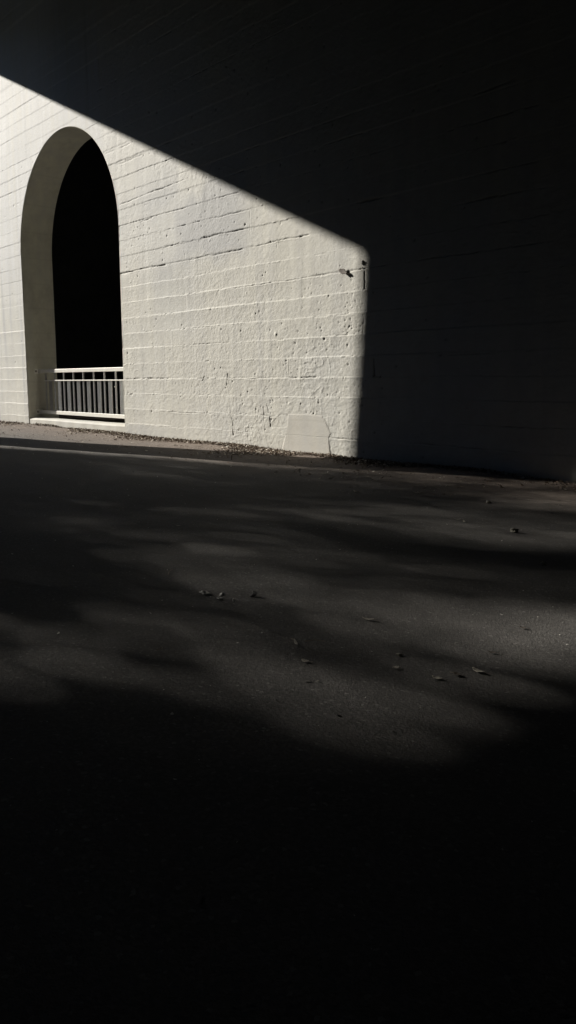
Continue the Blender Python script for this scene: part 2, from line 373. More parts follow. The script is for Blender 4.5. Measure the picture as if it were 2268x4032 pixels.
def wall_panel(name, ue, side, cols):
    """face between the arch edge and u=ue; side +1 = far (left) part, -1 = near (right) part"""
    rows = [np.arange(-0.3, 0, 0.1), np.arange(0, 6.2, 0.0115), np.arange(6.2, 9.3, 0.017), np.arange(9.3, 12.4, 0.04), np.arange(12.4, TOP, 0.3), np.array([TOP])]
    RO = RA+0.02
    rows.append(ZC+RO*np.sin(np.linspace(R(60), R(90), 60)))
    rows = np.unique(np.round(np.concatenate(rows), 4))
    dzr = np.clip(rows-ZC, 0, RO); half = np.sqrt(np.maximum(RO*RO-dzr*dzr, 0)); half[rows >= ZC+RO] = 0
    b = UC + side*half
    T = cols                                                     # 0..1
    U = b[:, None] + (ue-b)[:, None]*T[None, :]
    Z = np.repeat(rows[:, None], len(T), 1)
    h, dark_amt, grey, pale = wall_height(U.ravel(), Z.ravel())
    d = np.abs(U-b[:, None]); edge = np.where((Z < ZC+RO+0.1), sstep(0.0, 0.03, d), 1.0)
    # also fade close to the curved edge, measured radially
    rr = np.sqrt((U-UC)**2+np.maximum(Z-ZC, 0)**2)-RO; edge = np.where(Z < ZC+RO+0.1, sstep(0, 0.03, rr), 1.0)
    h = h.reshape(U.shape)*edge
    v = np.stack([-U, -h, Z], -1).reshape(-1, 3)
    ny, nx = U.shape; i = np.arange(nx*ny).reshape(ny, nx)
    q = [i[:-1, :-1], i[:-1, 1:], i[1:, 1:], i[1:, :-1]]
    if side > 0: q = q[::-1]
    f = np.stack(q, -1).reshape(-1, 4)
    o = np_mesh(name, v, f, M['wall'], wall)
    for nm, a in (('dark_amt', dark_amt), ('grey', grey), ('pale', pale)):
        at = o.data.attributes.new(nm, 'FLOAT', 'POINT')
        vals = np.zeros(len(o.data.vertices), np.float32); vals[:len(a)] = a; at.data.foreach_set('value', vals)
    return o
def spaced(u0, u1, knots):
    pts = []; u = u0; sgn = 1 if u1 > u0 else -1
    for (lim, st) in knots:
        while (u-lim)*sgn < -1e-6: pts.append(u); u += st*sgn
    pts.append(u1); p = np.array(pts); return (p-u0)/(u1-u0)
wall_panel('wall_face', -30.0, -1, spaced(UR, -30.0, [(9.0, 0.0135), (5, 0.025), (-30, 0.5)]))
wall_panel('wall_face', 31.0, 1, spaced(UL, 31.0, [(26.5, 0.022), (31, 0.4)]))

# reveal of the arch (jambs and barrel) with a small chamfer at the face
prof = []
nseg = 96
pts = [(-1, z) for z in np.linspace(-0.3, ZC, 26)[:-1]] + [('a', t) for t in np.linspace(0, math.pi, nseg+1)] + [(1, z) for z in np.linspace(ZC, -0.3, 26)[1:]]
ysr = [(0.0, 0.02), (0.006, 0.009), (0.02, 0.0)] + [(y, 0.0) for y in np.linspace(0.02, DEPTH, 9)[1:]]
vv = []; ff = []
for (y, extra) in ysr:
    for a, b in pts:
        r = RA+extra
        if a == 'a': u = UC+r*math.cos(b); z = ZC+r*math.sin(b)
        elif a == -1: u = UC+r; z = b
        else: u = UC-r; z = b
        wob = 0.0012*math.sin(z*3.1+y*4) if extra == 0 else 0
        vv.append((-u+wob, y, z))
npf = len(pts)
for j in range(len(ysr)-1):
    for i in range(npf-1):
        ff.append((j*npf+i, (j+1)*npf+i, (j+1)*npf+i+1, j*npf+i+1))
mesh_obj('arch_reveal', vv, ff, M['jamb'], wall, True)

# sill
s = MB()
prof = [(0.012, -0.3), (0.012, 0.318), (0.020, 0.330), (0.075, 0.362), (0.36, 0.372), (0.372, 0.360), (0.372, -0.3)]
n = len(prof); us = np.linspace(UL+0.03, UR-0.03, 60)
for u in us:
    for (y, z) in prof: s.v.append((-u, y+0.003*math.sin(u*9)*(z > 0), z+0.004*float(vn(u*2.3, y*8, 2))*(z > 0)))
for i in range(len(us)-1):
    for k in range(n-1):
        s.f.append((i*n+k, (i+1)*n+k, (i+1)*n+k+1, i*n+k+1))
so_ = s.build('sill', M['sill'], wall); so_['label'] = 'pale concrete sill with a bright chamfered edge under the arch'

# plaster patch
import bmesh
def slab(name, P, y_back, thick, mat, parent):
    bm = bmesh.new()
    vs = [bm.verts.new((-a, y_back-thick, b)) for a, b in P]
    bk = [bm.verts.new((-(a+(a-11.05)*0.055), y_back, b+max(0, b-0.42)*0.07)) for a, b in P]
    f = bm.faces.new(vs); nP = len(P)
    for i in range(nP): bm.faces.new((vs[i], bk[i], bk[(i+1) % nP], vs[(i+1) % nP]))
    bmesh.ops.recalc_face_normals(bm, faces=bm.faces)
    me = bpy.data.meshes.new(name); bm.to_mesh(me); bm.free()
    o = bpy.data.objects.new(name, me); COL.objects.link(o); me.materials.append(mat); o.parent = parent; return o
def wobble(P, n=6, a=0.012):
    out = []
    for i in range(len(P)):
        (x1, z1), (x2, z2) = P[i], P[(i+1) % len(P)]
        for k in range(n):
            t = k/n; out.append((x1+(x2-x1)*t+random.uniform(-a, a), z1+(z2-z1)*t+random.uniform(-a, a)))
    return out
up_ = [p for p in PATCH if p[1] > 0.42]
pu = [(11.575,0.781),(11.1,0.80),(10.705,0.784),(10.58,0.68),(10.465,0.487),(10.50,0.425),(11.64,0.425)]
pl = [(11.65,0.412),(10.50,0.412),(10.474,0.117),(10.47,0.0),(11.76,0.0),(11.737,0.149)]
slab('plaster_patch', wobble(pu, 6, 0.005), 0.003, 0.0052, M['patch'], wall)['label'] = 'smooth pinkish upper half of the plaster repair'
slab('plaster_patch', wobble(pl, 6, 0.005), 0.003, 0.0068, M['patch'], wall)['label'] = 'smooth lower half of the plaster repair meeting the ground'

# mortar lump and its smaller neighbour above the vertical crack
def blob(name, c, r, mat, parent=None, seed=1, amp=0.35, sub=3, smooth=True):
    bm = bmesh.new(); bmesh.ops.create_icosphere(bm, subdivisions=sub, radius=1.0)
    for v in bm.verts:
        p = v.co; q = 1+amp*float(vn(p.x*1.7+seed*3.3, p.y*1.7+p.z*1.9+seed, seed)) + amp*0.4*float(vn(p.x*5+seed, p.y*5+p.z*4.7, seed+3))
        v.co = Vector((p.x*r[0]*q, p.y*r[1]*q, p.z*r[2]*q))
    me = bpy.data.meshes.new(name); bm.to_mesh(me); bm.free()
    me.polygons.foreach_set('use_smooth', [smooth]*len(me.polygons))
    o = bpy.data.objects.new(name, me); COL.objects.link(o); o.location = c; me.materials.append(mat); o.parent = parent
    return o
blob('mortar_lump', (-9.70, -0.012, 3.335), (0.024, 0.013, 0.036), M['sill'], wall, 5, 0.5)
blob('mortar_lump', (-9.715, -0.006, 3.255), (0.016, 0.012, 0.012), M['sill'], wall, 8, 0.5)

# body of the wall behind the face, and the dark chamber behind the arch
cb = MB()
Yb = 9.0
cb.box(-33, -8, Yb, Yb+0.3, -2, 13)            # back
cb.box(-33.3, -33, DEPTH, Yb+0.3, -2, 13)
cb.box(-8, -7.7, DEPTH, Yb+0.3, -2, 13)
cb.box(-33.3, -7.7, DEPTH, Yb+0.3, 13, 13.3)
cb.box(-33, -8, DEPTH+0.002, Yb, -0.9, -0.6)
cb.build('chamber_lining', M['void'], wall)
# inner skin around the opening, so the chamber is closed towards the road
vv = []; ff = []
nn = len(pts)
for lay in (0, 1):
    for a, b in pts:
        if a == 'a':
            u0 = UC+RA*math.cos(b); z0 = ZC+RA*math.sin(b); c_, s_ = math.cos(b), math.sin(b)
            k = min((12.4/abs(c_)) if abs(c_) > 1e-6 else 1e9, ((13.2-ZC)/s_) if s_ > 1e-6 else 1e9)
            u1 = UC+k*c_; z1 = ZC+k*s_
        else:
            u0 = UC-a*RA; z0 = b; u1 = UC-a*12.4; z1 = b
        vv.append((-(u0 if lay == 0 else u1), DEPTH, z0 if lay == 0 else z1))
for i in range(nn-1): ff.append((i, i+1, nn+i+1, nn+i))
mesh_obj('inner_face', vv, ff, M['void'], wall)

# ------------------------------------------------------------------ railing in the arch
rail = empty('arch_railing', (-UC, 0.37, 0.37))
tag(rail, 'pale steel railing of flat bars spanning the foot of the arch', 'railing')
def put(o):                       # built in world coordinates, hung under the empty
    o.parent = rail; o.location = (UC, -0.37, -0.37); return o
def rb(name, args, mat, bev=0.004):
    m = MB()
    m.box(*args, bev); return put(m.build(name, mat))
xl, xr = -UL+0.16, -UR-0.05
rb('top_rail', (xl, xr+0.04, 0.355, 0.405, 1.670, 1.768), M['rail'], 0.006)
rb('bottom_rail', (xl, xr+0.04, 0.355, 0.405, 0.484, 0.584), M['rail'], 0.006)
rb('middle_rail', (-22.96, xr+0.04, 0.352, 0.408, 1.434, 1.462), M['rail'], 0.002)
u = 22.885
k = 0
while u > UR+0.05:
    ju = random.uniform(-0.006, 0.006)
    rb('main_bar', (-u-0.0095+ju, -u+0.0095+ju, 0.359, 0.401, 0.584, 1.670), M['bars'], 0.0015)
    for d in (-0.066, 0.0, 0.066):
        c = u-0.295+d
        if c > UR+0.03:
            jj = random.uniform(-0.003, 0.003)
            rb('thin_bar', (-c-0.0075+jj, -c+0.0075+jj, 0.362, 0.396, 0.584, 1.434), M['bars'], 0.001)
    u -= 0.5905
for zc in (1.719, 0.534):
    for side in (-1, 1):
        m = MB()
        xj = -UL+0.002 if side < 0 else -UR-0.002; e = 1 if side < 0 else -1
        a, b = sorted((xj, xj+e*0.012)); m.box(a, b, 0.24, 0.43, zc-0.075, zc+0.075, 0.004)
        a, b = sorted((xj+e*0.012, xj+e*0.20)); m.box(a, b, 0.340, 0.354, zc-0.062, zc+0.062, 0.003)
        a, b = sorted((xj+e*0.012, xj+e*0.20)); m.box(a, b, 0.406, 0.420, zc-0.062, zc+0.062, 0.003)
        br = put(m.build('bracket', M['rail']))
        for yy in (0.275,):
            t = MB(); t.tube([(xj+e*0.012, yy, zc), (xj+e*0.035, yy, zc)], 0.020, 6); bo = t.build('bolt', M['bolt']); bo.parent = br
            t = MB(); t.tube([(xj+e*0.0125, yy, zc), (xj+e*0.018, yy, zc)], 0.033, 16); bo = t.build('washer', M['bolt']); bo.parent = br
kn = blob('bar_knob', (0, 0, 0), (0.016, 0.014, 0.018), M['rail'], rail, 3, 0.3, 2)
kn.location = (-18.765+UC, 0.352-0.37, 1.285-0.37)

# ------------------------------------------------------------------ bridge deck, pier, far side of the underpass
deck = empty('bridge_deck', (-2, -6, 14.4))
tag(deck, 'dark concrete bridge deck over the road above the wall', 'bridge deck')
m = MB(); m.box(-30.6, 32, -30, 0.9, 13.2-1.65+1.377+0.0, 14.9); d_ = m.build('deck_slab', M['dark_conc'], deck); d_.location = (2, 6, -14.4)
DECKZ = 12.927
pier = empty('bridge_pier', (-20.1, -3.90, 0.1))
tag(pier, 'square concrete bridge pier standing left of the view', 'pier')
m = MB(); m.box(-0.72, 0.72, -0.60, 0.60, -0.3, DECKZ-0.1-0.5, 0.02)
m.v = [(x*(1-0.024*(z+0.3)), y*(1-0.029*(z+0.3)), z) for x, y, z in m.v]      # the shaft tapers upwards
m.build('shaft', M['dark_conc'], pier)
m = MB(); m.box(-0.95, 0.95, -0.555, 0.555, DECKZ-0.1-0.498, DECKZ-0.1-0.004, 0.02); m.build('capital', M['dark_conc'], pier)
opp = empty('opposite_wall', (5, -13.5, 0))
tag(opp, 'dark concrete bridge wall on the far side of the road', 'wall')
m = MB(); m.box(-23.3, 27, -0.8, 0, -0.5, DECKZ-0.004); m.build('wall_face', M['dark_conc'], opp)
m = MB(); m.box(25.5, 26.5, 0.004, 13.4, -0.5, DECKZ-0.006); m.build('sky_block_end', M['dark_conc'], opp)  # unseen wall added so sky light enters from the left only

# ------------------------------------------------------------------ trees beyond the bridge whose shade falls on the road
ca, sa, ce_, se_ = math.cos(SUN_AZ), math.sin(SUN_AZ), math.cos(SUN_EL), math.sin(SUN_EL)
def to_world(c, e, s):      # c: across the sun's direction, e: height across it, s: distance towards the sun
    ax = np.array([-sa, ca, 0.0]); up = np.array([ca*se_, sa*se_, ce_]); sv = np.array([-ca*ce_, -sa*ce_, se_])
    return np.asarray(c)[..., None]*ax + np.asarray(e)[..., None]*up + np.asarray(s)[..., None]*sv
# crown openness, gaps shaped to cast the light patches on the road: rows go up (e), columns go from far side to wall side (c), log scale
CROWN = [
[3,3,4,5,6,6,7,8,8,8,8,8,8,8,8,8,8,8,8,8,8,8,8,8,8,8,8,8,8,8,8,8,8,8,8,8,8,8,8,8,8,8,8,8,8,8,8,8,8,8,8,8,8,8,8,8,8,8,8,8,8,8,9,41,59,62,51,25],
[2,2,3,4,5,6,6,7,7,8,8,8,8,8,8,8,8,8,8,8,8,8,8,8,8,8,8,8,8,8,8,8,8,8,8,8,8,8,8,8,8,8,8,8,8,8,8,8,8,8,8,8,8,8,8,8,8,8,8,8,8,8,9,41,59,62,51,25],
[2,2,2,3,4,5,5,6,7,7,8,8,8,8,8,8,8,8,8,8,8,8,8,8,8,8,8,8,8,8,8,8,8,8,8,8,8,8,8,8,8,8,8,8,8,8,8,8,8,8,8,8,8,8,8,8,8,8,8,8,8,8,9,41,59,62,51,25],
[2,2,2,2,3,3,4,5,6,7,7,8,8,8,8,8,8,8,8,8,8,8,8,8,8,8,8,8,8,8,8,8,8,8,8,8,8,8,8,8,8,8,8,8,8,8,8,8,8,8,8,8,8,8,8,8,8,8,8,8,8,8,9,41,59,62,51,25],
[3,2,2,2,2,3,3,4,5,6,6,7,8,8,8,8,8,8,8,8,8,8,8,8,8,8,8,8,8,8,8,8,8,8,8,8,8,8,8,8,8,8,8,8,8,8,8,8,8,8,8,8,8,8,8,8,8,8,8,8,8,8,9,41,59,62,51,25],
[3,3,2,2,2,2,2,3,4,5,6,6,7,7,8,8,8,8,8,8,8,8,8,8,8,8,8,8,8,8,8,8,8,8,8,8,8,8,8,8,8,8,8,8,8,8,8,8,8,8,8,8,8,8,8,8,8,8,8,8,8,8,9,41,59,62,51,25],
[4,4,3,2,2,2,2,2,3,4,5,5,6,7,7,8,8,8,8,8,8,8,8,8,8,8,8,8,8,8,8,8,8,8,8,8,8,8,8,8,8,8,8,8,8,8,8,8,8,8,8,8,8,8,8,8,8,8,8,8,8,8,9,41,59,62,51,25],
[5,4,4,3,2,2,2,2,2,3,3,4,5,6,7,7,8,8,8,8,8,8,8,8,8,8,8,8,8,8,8,8,8,8,8,8,8,8,8,8,8,8,8,8,8,8,8,8,8,8,8,8,8,8,8,8,8,8,8,8,8,8,9,41,59,62,51,25],
[6,5,5,4,3,3,2,2,2,2,3,3,4,5,6,6,7,8,8,8,8,8,8,8,8,8,8,8,8,8,8,8,8,8,8,8,8,8,8,8,8,8,8,8,8,8,8,8,8,8,8,8,8,8,8,8,8,8,8,8,8,8,9,41,59,62,51,25],
[7,6,6,5,4,3,3,2,2,2,2,2,3,4,5,6,6,7,7,8,8,8,8,8,8,8,8,8,8,8,8,8,8,8,8,8,8,8,8,8,8,8,8,8,8,8,8,8,8,8,8,8,8,8,8,8,8,8,8,8,8,8,9,41,59,62,51,25],
[8,7,6,6,5,4,4,3,2,2,2,2,2,3,4,5,5,6,7,7,8,8,8,8,8,8,8,8,8,8,8,8,8,8,8,8,8,8,8,8,8,8,8,8,8,8,8,8,8,8,8,8,8,8,8,8,8,8,8,8,8,8,9,41,59,62,51,25],
[8,8,7,7,6,5,4,4,3,2,2,2,2,2,3,3,4,5,6,7,7,8,8,8,8,8,8,8,8,8,8,8,8,8,8,8,8,8,8,8,8,8,8,8,8,8,8,8,8,8,8,8,8,8,8,8,8,8,8,8,8,8,9,41,59,62,51,25],
[8,8,8,7,7,6,5,5,4,3,3,2,2,2,2,3,3,4,5,6,6,7,8,8,8,8,8,8,8,8,8,8,8,8,8,8,8,8,8,8,8,8,8,8,8,8,8,8,8,8,8,8,8,8,8,8,8,8,8,8,8,8,9,41,59,62,51,25],
[8,8,8,8,7,7,6,6,5,4,3,3,2,2,2,2,2,3,4,5,6,6,7,7,8,8,8,8,8,8,8,8,8,8,8,8,8,8,8,8,8,8,8,8,8,8,8,8,8,8,8,8,8,8,8,8,8,8,8,8,8,8,9,41,59,62,51,25],
[8,8,8,8,8,8,7,6,6,5,4,4,3,2,2,2,2,2,3,4,5,5,6,7,7,8,8,8,8,8,8,8,8,8,8,8,8,8,8,8,8,8,8,8,8,8,8,8,8,8,8,8,8,8,8,8,8,8,8,8,8,8,9,41,59,62,51,25],
[8,8,8,8,8,8,8,7,7,6,5,4,4,3,2,2,2,2,2,3,3,4,5,6,7,7,8,8,8,8,8,8,8,8,8,8,8,8,8,8,8,8,8,8,8,8,8,8,8,8,8,8,8,8,8,8,8,8,8,8,8,8,9,41,59,62,51,25],
[8,8,8,8,8,8,8,8,7,7,6,5,5,4,3,3,2,2,2,2,3,3,4,5,6,6,7,8,8,8,8,8,8,8,8,8,8,8,8,8,8,8,8,8,8,8,8,8,8,8,8,8,8,8,8,8,8,8,8,8,8,8,9,41,59,62,51,25],
[8,8,8,8,8,8,8,8,8,7,7,6,6,5,4,3,3,2,2,2,2,2,3,4,5,6,6,7,7,8,8,8,8,8,8,8,8,8,8,8,8,8,8,8,8,8,8,8,8,8,8,8,8,8,8,8,8,8,8,8,8,8,9,41,59,62,51,25],
[8,8,8,8,8,8,8,8,8,8,8,7,6,6,5,4,4,3,2,2,2,2,2,3,4,5,5,6,7,7,8,8,8,8,8,8,8,8,8,8,8,8,8,8,8,8,8,8,8,8,8,8,8,8,8,8,8,8,8,8,8,8,9,41,59,62,51,25],
[8,8,8,8,8,8,8,8,8,8,8,8,7,7,6,5,4,4,3,2,2,2,2,2,3,3,4,5,6,7,7,8,8,8,8,8,8,8,8,8,8,8,8,8,8,8,8,8,8,8,8,8,8,8,8,8,8,8,8,8,8,8,9,41,59,62,51,25],
[8,8,8,8,8,8,8,8,8,8,8,8,8,7,7,6,5,5,4,3,3,2,2,2,2,3,3,4,5,6,6,7,8,8,8,8,8,8,8,8,8,8,8,8,8,8,8,8,8,8,8,8,8,8,8,8,8,8,8,8,8,8,9,41,59,62,51,25],
[8,8,8,8,8,8,8,8,8,8,8,8,8,8,7,7,6,6,5,4,3,3,2,2,2,2,2,3,4,5,6,6,7,7,8,8,8,8,8,8,8,8,8,8,8,8,8,8,8,8,8,8,8,8,8,8,8,8,8,8,8,8,9,41,59,62,51,25],
[8,8,8,8,8,8,8,8,8,8,8,8,8,8,8,8,7,6,6,5,4,4,3,2,2,2,2,2,3,4,5,5,6,7,7,8,8,8,8,8,8,8,8,8,8,8,8,8,8,8,8,8,8,8,8,8,8,8,8,8,8,8,9,41,59,62,51,25],
[8,8,8,8,8,8,8,8,8,8,8,8,8,8,8,8,8,7,7,6,5,4,4,3,2,2,2,2,2,3,3,4,5,6,7,7,8,8,8,8,8,8,8,8,8,8,8,8,8,8,8,8,8,8,8,8,8,8,8,8,8,8,9,41,59,62,51,25],
[8,8,8,8,8,8,8,8,8,8,8,8,8,8,8,8,8,8,7,7,6,5,5,4,3,3,2,2,2,2,3,3,4,5,6,6,7,8,8,8,8,8,8,8,8,8,8,8,8,8,8,8,8,8,8,8,8,8,8,8,8,8,8,41,59,62,51,25],
[8,8,8,8,8,8,8,8,8,8,8,8,8,8,8,8,8,8,8,7,7,6,6,5,4,3,3,2,2,2,2,2,3,4,5,6,6,7,7,8,8,8,8,8,8,8,8,8,8,8,8,8,8,8,8,8,8,8,8,8,8,8,8,41,59,62,51,25],
[8,8,8,8,8,8,8,8,8,8,8,8,8,8,8,8,8,8,8,8,8,7,6,6,5,4,4,3,2,2,2,2,2,3,4,5,5,6,7,7,8,8,8,8,8,8,8,8,8,8,8,8,8,8,8,8,8,8,8,8,8,8,8,41,59,62,51,25],
[8,8,8,8,8,8,8,8,8,8,8,8,8,8,8,8,8,8,8,8,8,8,7,7,6,5,4,4,3,2,2,2,2,2,3,3,4,5,6,7,7,8,8,8,8,8,8,8,8,8,8,8,8,8,8,8,8,8,8,8,8,8,8,41,59,62,51,25],
[8,8,8,8,8,8,8,8,8,8,8,8,8,8,8,8,8,8,8,8,8,8,8,7,7,6,5,5,4,3,3,2,2,2,2,3,3,4,5,6,6,7,8,8,8,8,8,8,8,8,8,8,8,8,8,8,8,8,8,8,8,8,9,41,59,62,51,25],
[8,8,8,8,8,8,8,8,8,8,8,8,8,8,8,8,8,8,8,8,8,8,8,8,7,7,6,6,5,4,3,3,2,2,2,2,2,3,4,5,6,6,7,7,8,8,8,8,8,8,8,8,8,8,8,8,8,8,8,8,9,11,12,41,59,62,51,25],
[8,8,8,8,8,8,8,8,8,8,8,8,8,8,8,8,8,8,8,8,8,8,8,8,8,8,7,6,6,5,4,4,3,2,2,2,2,2,3,4,5,5,6,7,7,8,8,8,8,8,8,8,8,8,8,8,8,8,9,10,12,14,15,41,59,62,51,25],
[6,7,8,8,8,8,8,8,8,8,8,8,8,8,8,8,8,8,8,8,8,8,8,8,8,8,8,7,7,6,5,4,4,3,2,2,2,2,2,3,3,4,5,6,7,7,8,8,8,8,8,8,8,8,8,8,8,9,11,13,15,16,17,41,58,62,51,25],
[4,6,7,8,8,8,8,8,8,8,8,8,8,8,8,8,8,8,8,8,8,8,8,8,8,8,8,8,7,7,6,5,5,4,3,3,2,2,2,2,3,3,4,5,6,6,7,8,8,8,8,8,8,8,8,9,11,13,14,16,17,18,19,41,58,62,51,25],
[2,3,5,7,8,8,8,8,8,8,8,8,8,8,8,8,8,8,8,8,8,8,8,8,8,8,8,8,8,7,7,6,6,5,4,3,3,2,2,2,2,2,3,4,5,6,6,7,7,8,8,8,8,9,10,12,14,16,17,18,19,19,19,41,58,62,51,25],
[2,2,3,5,6,8,8,8,8,8,8,8,8,8,8,8,8,8,8,8,8,8,8,8,8,8,8,8,8,8,8,7,6,6,5,4,4,3,2,2,2,2,2,3,4,5,5,6,7,7,8,8,10,11,13,15,17,18,18,19,19,20,21,41,58,62,51,26],
[2,2,2,2,4,6,7,8,8,8,8,8,8,8,8,8,8,8,8,8,8,8,8,8,8,8,8,8,8,8,8,8,7,7,6,5,4,4,3,2,2,2,2,2,3,3,4,5,6,7,8,10,13,15,16,18,18,19,19,20,21,23,24,40,58,62,51,27],
[2,2,2,2,2,4,6,7,8,8,8,8,8,8,8,8,8,8,8,8,8,8,8,8,8,8,8,8,8,8,8,8,8,7,7,6,5,5,4,3,3,2,2,2,2,3,3,4,5,8,11,14,16,17,18,19,19,20,21,23,24,25,26,40,58,62,50,28],
[3,2,2,2,2,2,3,5,7,8,8,8,8,8,8,8,8,8,8,8,8,8,8,8,8,8,8,8,8,8,8,8,8,8,7,7,6,6,5,4,3,3,2,2,2,2,2,5,8,12,14,16,18,18,19,20,21,23,24,25,26,26,27,40,58,61,50,30],
[10,5,2,2,2,2,2,3,5,6,8,8,8,8,8,8,8,8,8,8,8,8,8,8,8,8,8,8,8,8,8,8,8,8,8,8,7,6,6,5,4,4,3,2,2,3,6,9,12,15,16,17,18,20,21,23,24,25,26,27,27,27,28,40,58,61,50,32],
[16,11,6,2,2,2,2,2,2,4,6,7,8,8,8,8,8,8,8,8,8,8,8,8,8,8,8,8,8,8,8,8,8,8,8,8,8,7,7,6,5,4,4,4,6,8,11,13,15,16,17,19,22,24,25,26,27,27,27,27,28,29,30,40,58,61,50,33],
[18,16,13,7,2,2,2,2,2,2,4,6,7,8,8,8,8,8,8,8,8,8,8,8,8,8,8,8,8,8,8,8,8,8,8,8,8,8,7,7,6,5,6,8,11,13,15,16,16,18,22,25,27,28,29,29,28,28,28,29,30,31,32,40,57,61,50,34],
[17,18,17,14,9,3,2,2,2,2,2,3,5,7,8,8,8,8,8,8,8,8,8,8,8,8,8,8,8,8,8,8,8,8,8,8,8,8,8,7,8,9,11,13,15,16,16,18,22,25,28,30,31,31,31,30,30,30,31,32,32,33,33,39,57,60,49,35],
[12,16,18,17,15,10,5,2,2,2,2,2,3,5,6,8,8,8,8,8,8,8,8,8,8,8,8,8,8,8,8,8,8,8,8,8,8,8,8,9,11,13,14,16,16,17,21,24,27,30,32,32,32,32,32,32,32,32,33,33,34,34,34,39,57,60,48,36],
[4,11,16,18,18,16,11,6,2,2,2,2,2,2,4,6,7,8,8,8,8,8,8,8,8,8,8,8,8,8,8,8,8,8,8,8,8,9,11,13,14,15,16,17,19,22,25,28,30,32,32,33,33,33,33,33,33,33,33,34,34,34,35,38,56,59,48,37],
[2,3,9,15,18,18,16,13,7,2,2,2,2,2,2,4,6,7,8,8,8,8,8,8,8,8,8,8,8,8,8,8,8,8,8,9,11,13,14,15,16,16,17,19,22,25,28,29,30,31,32,33,33,33,33,33,33,33,33,33,34,35,36,37,55,58,47,38],
[0,2,3,8,14,17,18,17,14,9,3,2,2,2,2,2,3,5,7,8,8,8,8,8,8,8,8,8,8,8,8,8,8,8,11,13,15,16,17,16,17,18,19,21,23,25,27,28,30,31,32,32,33,33,33,33,32,32,32,32,33,34,35,36,54,57,46,40],
[0,0,1,3,6,12,16,18,17,15,10,5,2,2,2,2,2,3,5,6,8,8,8,8,8,8,8,8,8,8,8,8,10,13,15,17,18,18,18,18,19,20,21,21,22,24,26,27,29,30,31,32,32,32,31,30,29,28,28,29,31,33,34,36,53,56,45,42],
[15,0,0,1,3,4,11,16,18,18,16,11,6,2,2,2,2,2,2,4,6,7,8,8,8,8,8,8,8,8,9,12,15,17,18,19,19,19,19,20,20,21,21,22,22,24,25,26,28,29,30,30,29,29,28,26,25,24,25,27,30,32,35,37,52,55,43,45],
[21,18,3,0,0,2,3,9,15,18,18,16,13,7,2,2,2,2,2,2,4,6,7,8,8,8,8,8,8,11,15,18,19,19,19,19,19,19,20,20,20,21,22,23,24,24,24,25,26,27,27,26,26,25,24,24,24,25,25,26,29,32,35,37,51,54,42,43],
[21,21,20,8,0,0,2,3,8,14,17,18,17,14,9,3,2,2,2,2,2,3,5,7,8,8,8,13,18,20,20,20,20,21,21,21,20,20,20,20,21,22,23,23,24,24,24,24,25,25,25,24,24,24,24,25,25,26,26,26,27,30,32,35,49,53,40,41],
[21,21,21,21,12,0,0,1,3,6,12,16,18,17,15,10,5,2,2,2,2,2,3,5,6,11,21,27,28,27,24,23,23,24,24,23,22,22,21,21,22,22,23,23,24,24,24,24,24,24,24,24,24,24,25,25,26,26,27,27,27,29,31,33,48,51,39,39],
[21,21,21,21,21,15,0,0,1,3,4,11,16,18,18,16,11,6,2,2,2,2,2,3,13,23,30,32,32,31,30,28,26,25,26,27,27,26,24,23,22,23,24,24,25,25,24,24,24,24,24,24,24,24,25,25,26,27,28,30,31,32,33,35,47,50,38,38],
[21,21,21,21,21,21,18,3,0,0,2,3,9,15,18,18,16,13,7,2,2,2,7,16,21,26,29,32,34,34,33,32,30,29,30,31,31,30,29,27,26,25,25,25,25,25,25,25,24,24,23,23,24,24,25,26,28,30,31,33,34,35,35,36,46,49,38,39],
[21,21,21,21,21,21,21,20,8,0,0,2,3,8,14,17,18,17,14,9,5,12,19,22,24,27,31,34,35,35,34,33,32,32,32,33,34,35,35,34,31,28,26,27,27,27,27,26,25,24,24,24,25,26,27,29,30,32,33,34,35,36,37,39,45,47,42,43],
[21,21,21,21,21,21,21,21,21,12,0,0,1,3,6,12,16,18,17,16,17,20,22,26,31,33,35,35,35,34,33,31,32,33,35,37,38,39,39,37,35,32,30,29,30,30,29,28,27,27,27,27,27,28,28,29,30,32,34,36,38,40,41,43,45,45,45,45],
[21,21,21,21,21,21,21,21,21,21,15,0,0,1,3,4,11,16,18,18,19,24,30,34,35,36,36,37,37,36,34,34,34,35,36,38,38,39,38,38,36,35,33,32,31,30,30,30,30,29,29,29,28,28,29,30,32,34,36,38,40,42,43,45,45,45,46,46],
[21,21,21,21,21,21,21,21,21,36,23,18,3,0,0,3,8,13,16,20,23,28,31,36,39,41,41,39,38,38,37,37,36,36,35,36,36,36,37,37,37,37,36,35,33,32,31,31,31,30,30,30,30,31,32,32,33,35,36,38,40,41,43,45,45,46,46,47],
[17,21,21,21,21,21,21,21,41,39,37,26,20,8,5,12,13,15,20,24,26,30,36,40,42,43,45,43,41,39,38,37,35,34,34,34,34,35,37,38,40,40,40,39,37,35,33,30,29,29,29,30,31,32,32,33,34,34,36,38,40,41,43,45,45,46,47,47],
[6,17,21,21,21,21,21,45,42,41,40,38,31,28,24,19,24,25,23,29,35,38,39,40,42,45,45,45,43,40,36,32,31,32,33,33,34,35,37,39,40,41,42,43,42,41,38,33,28,26,27,28,30,32,33,35,36,37,38,39,40,41,42,43,45,45,46,46],
[0,1,16,21,21,40,45,45,45,43,41,40,37,35,36,35,31,32,34,36,38,41,42,42,42,42,42,41,40,39,36,32,28,27,29,31,33,35,38,41,43,45,47,48,47,46,43,39,34,30,28,28,30,32,34,36,37,38,39,39,39,40,41,42,42,43,43,43],
[0,0,0,13,20,29,37,45,45,45,43,42,39,40,40,39,37,35,36,41,46,47,46,43,38,34,35,37,37,37,35,32,28,24,25,30,37,42,45,46,47,47,47,47,46,45,42,39,36,33,30,29,30,32,34,36,38,39,39,39,39,39,39,40,40,41,41,41],
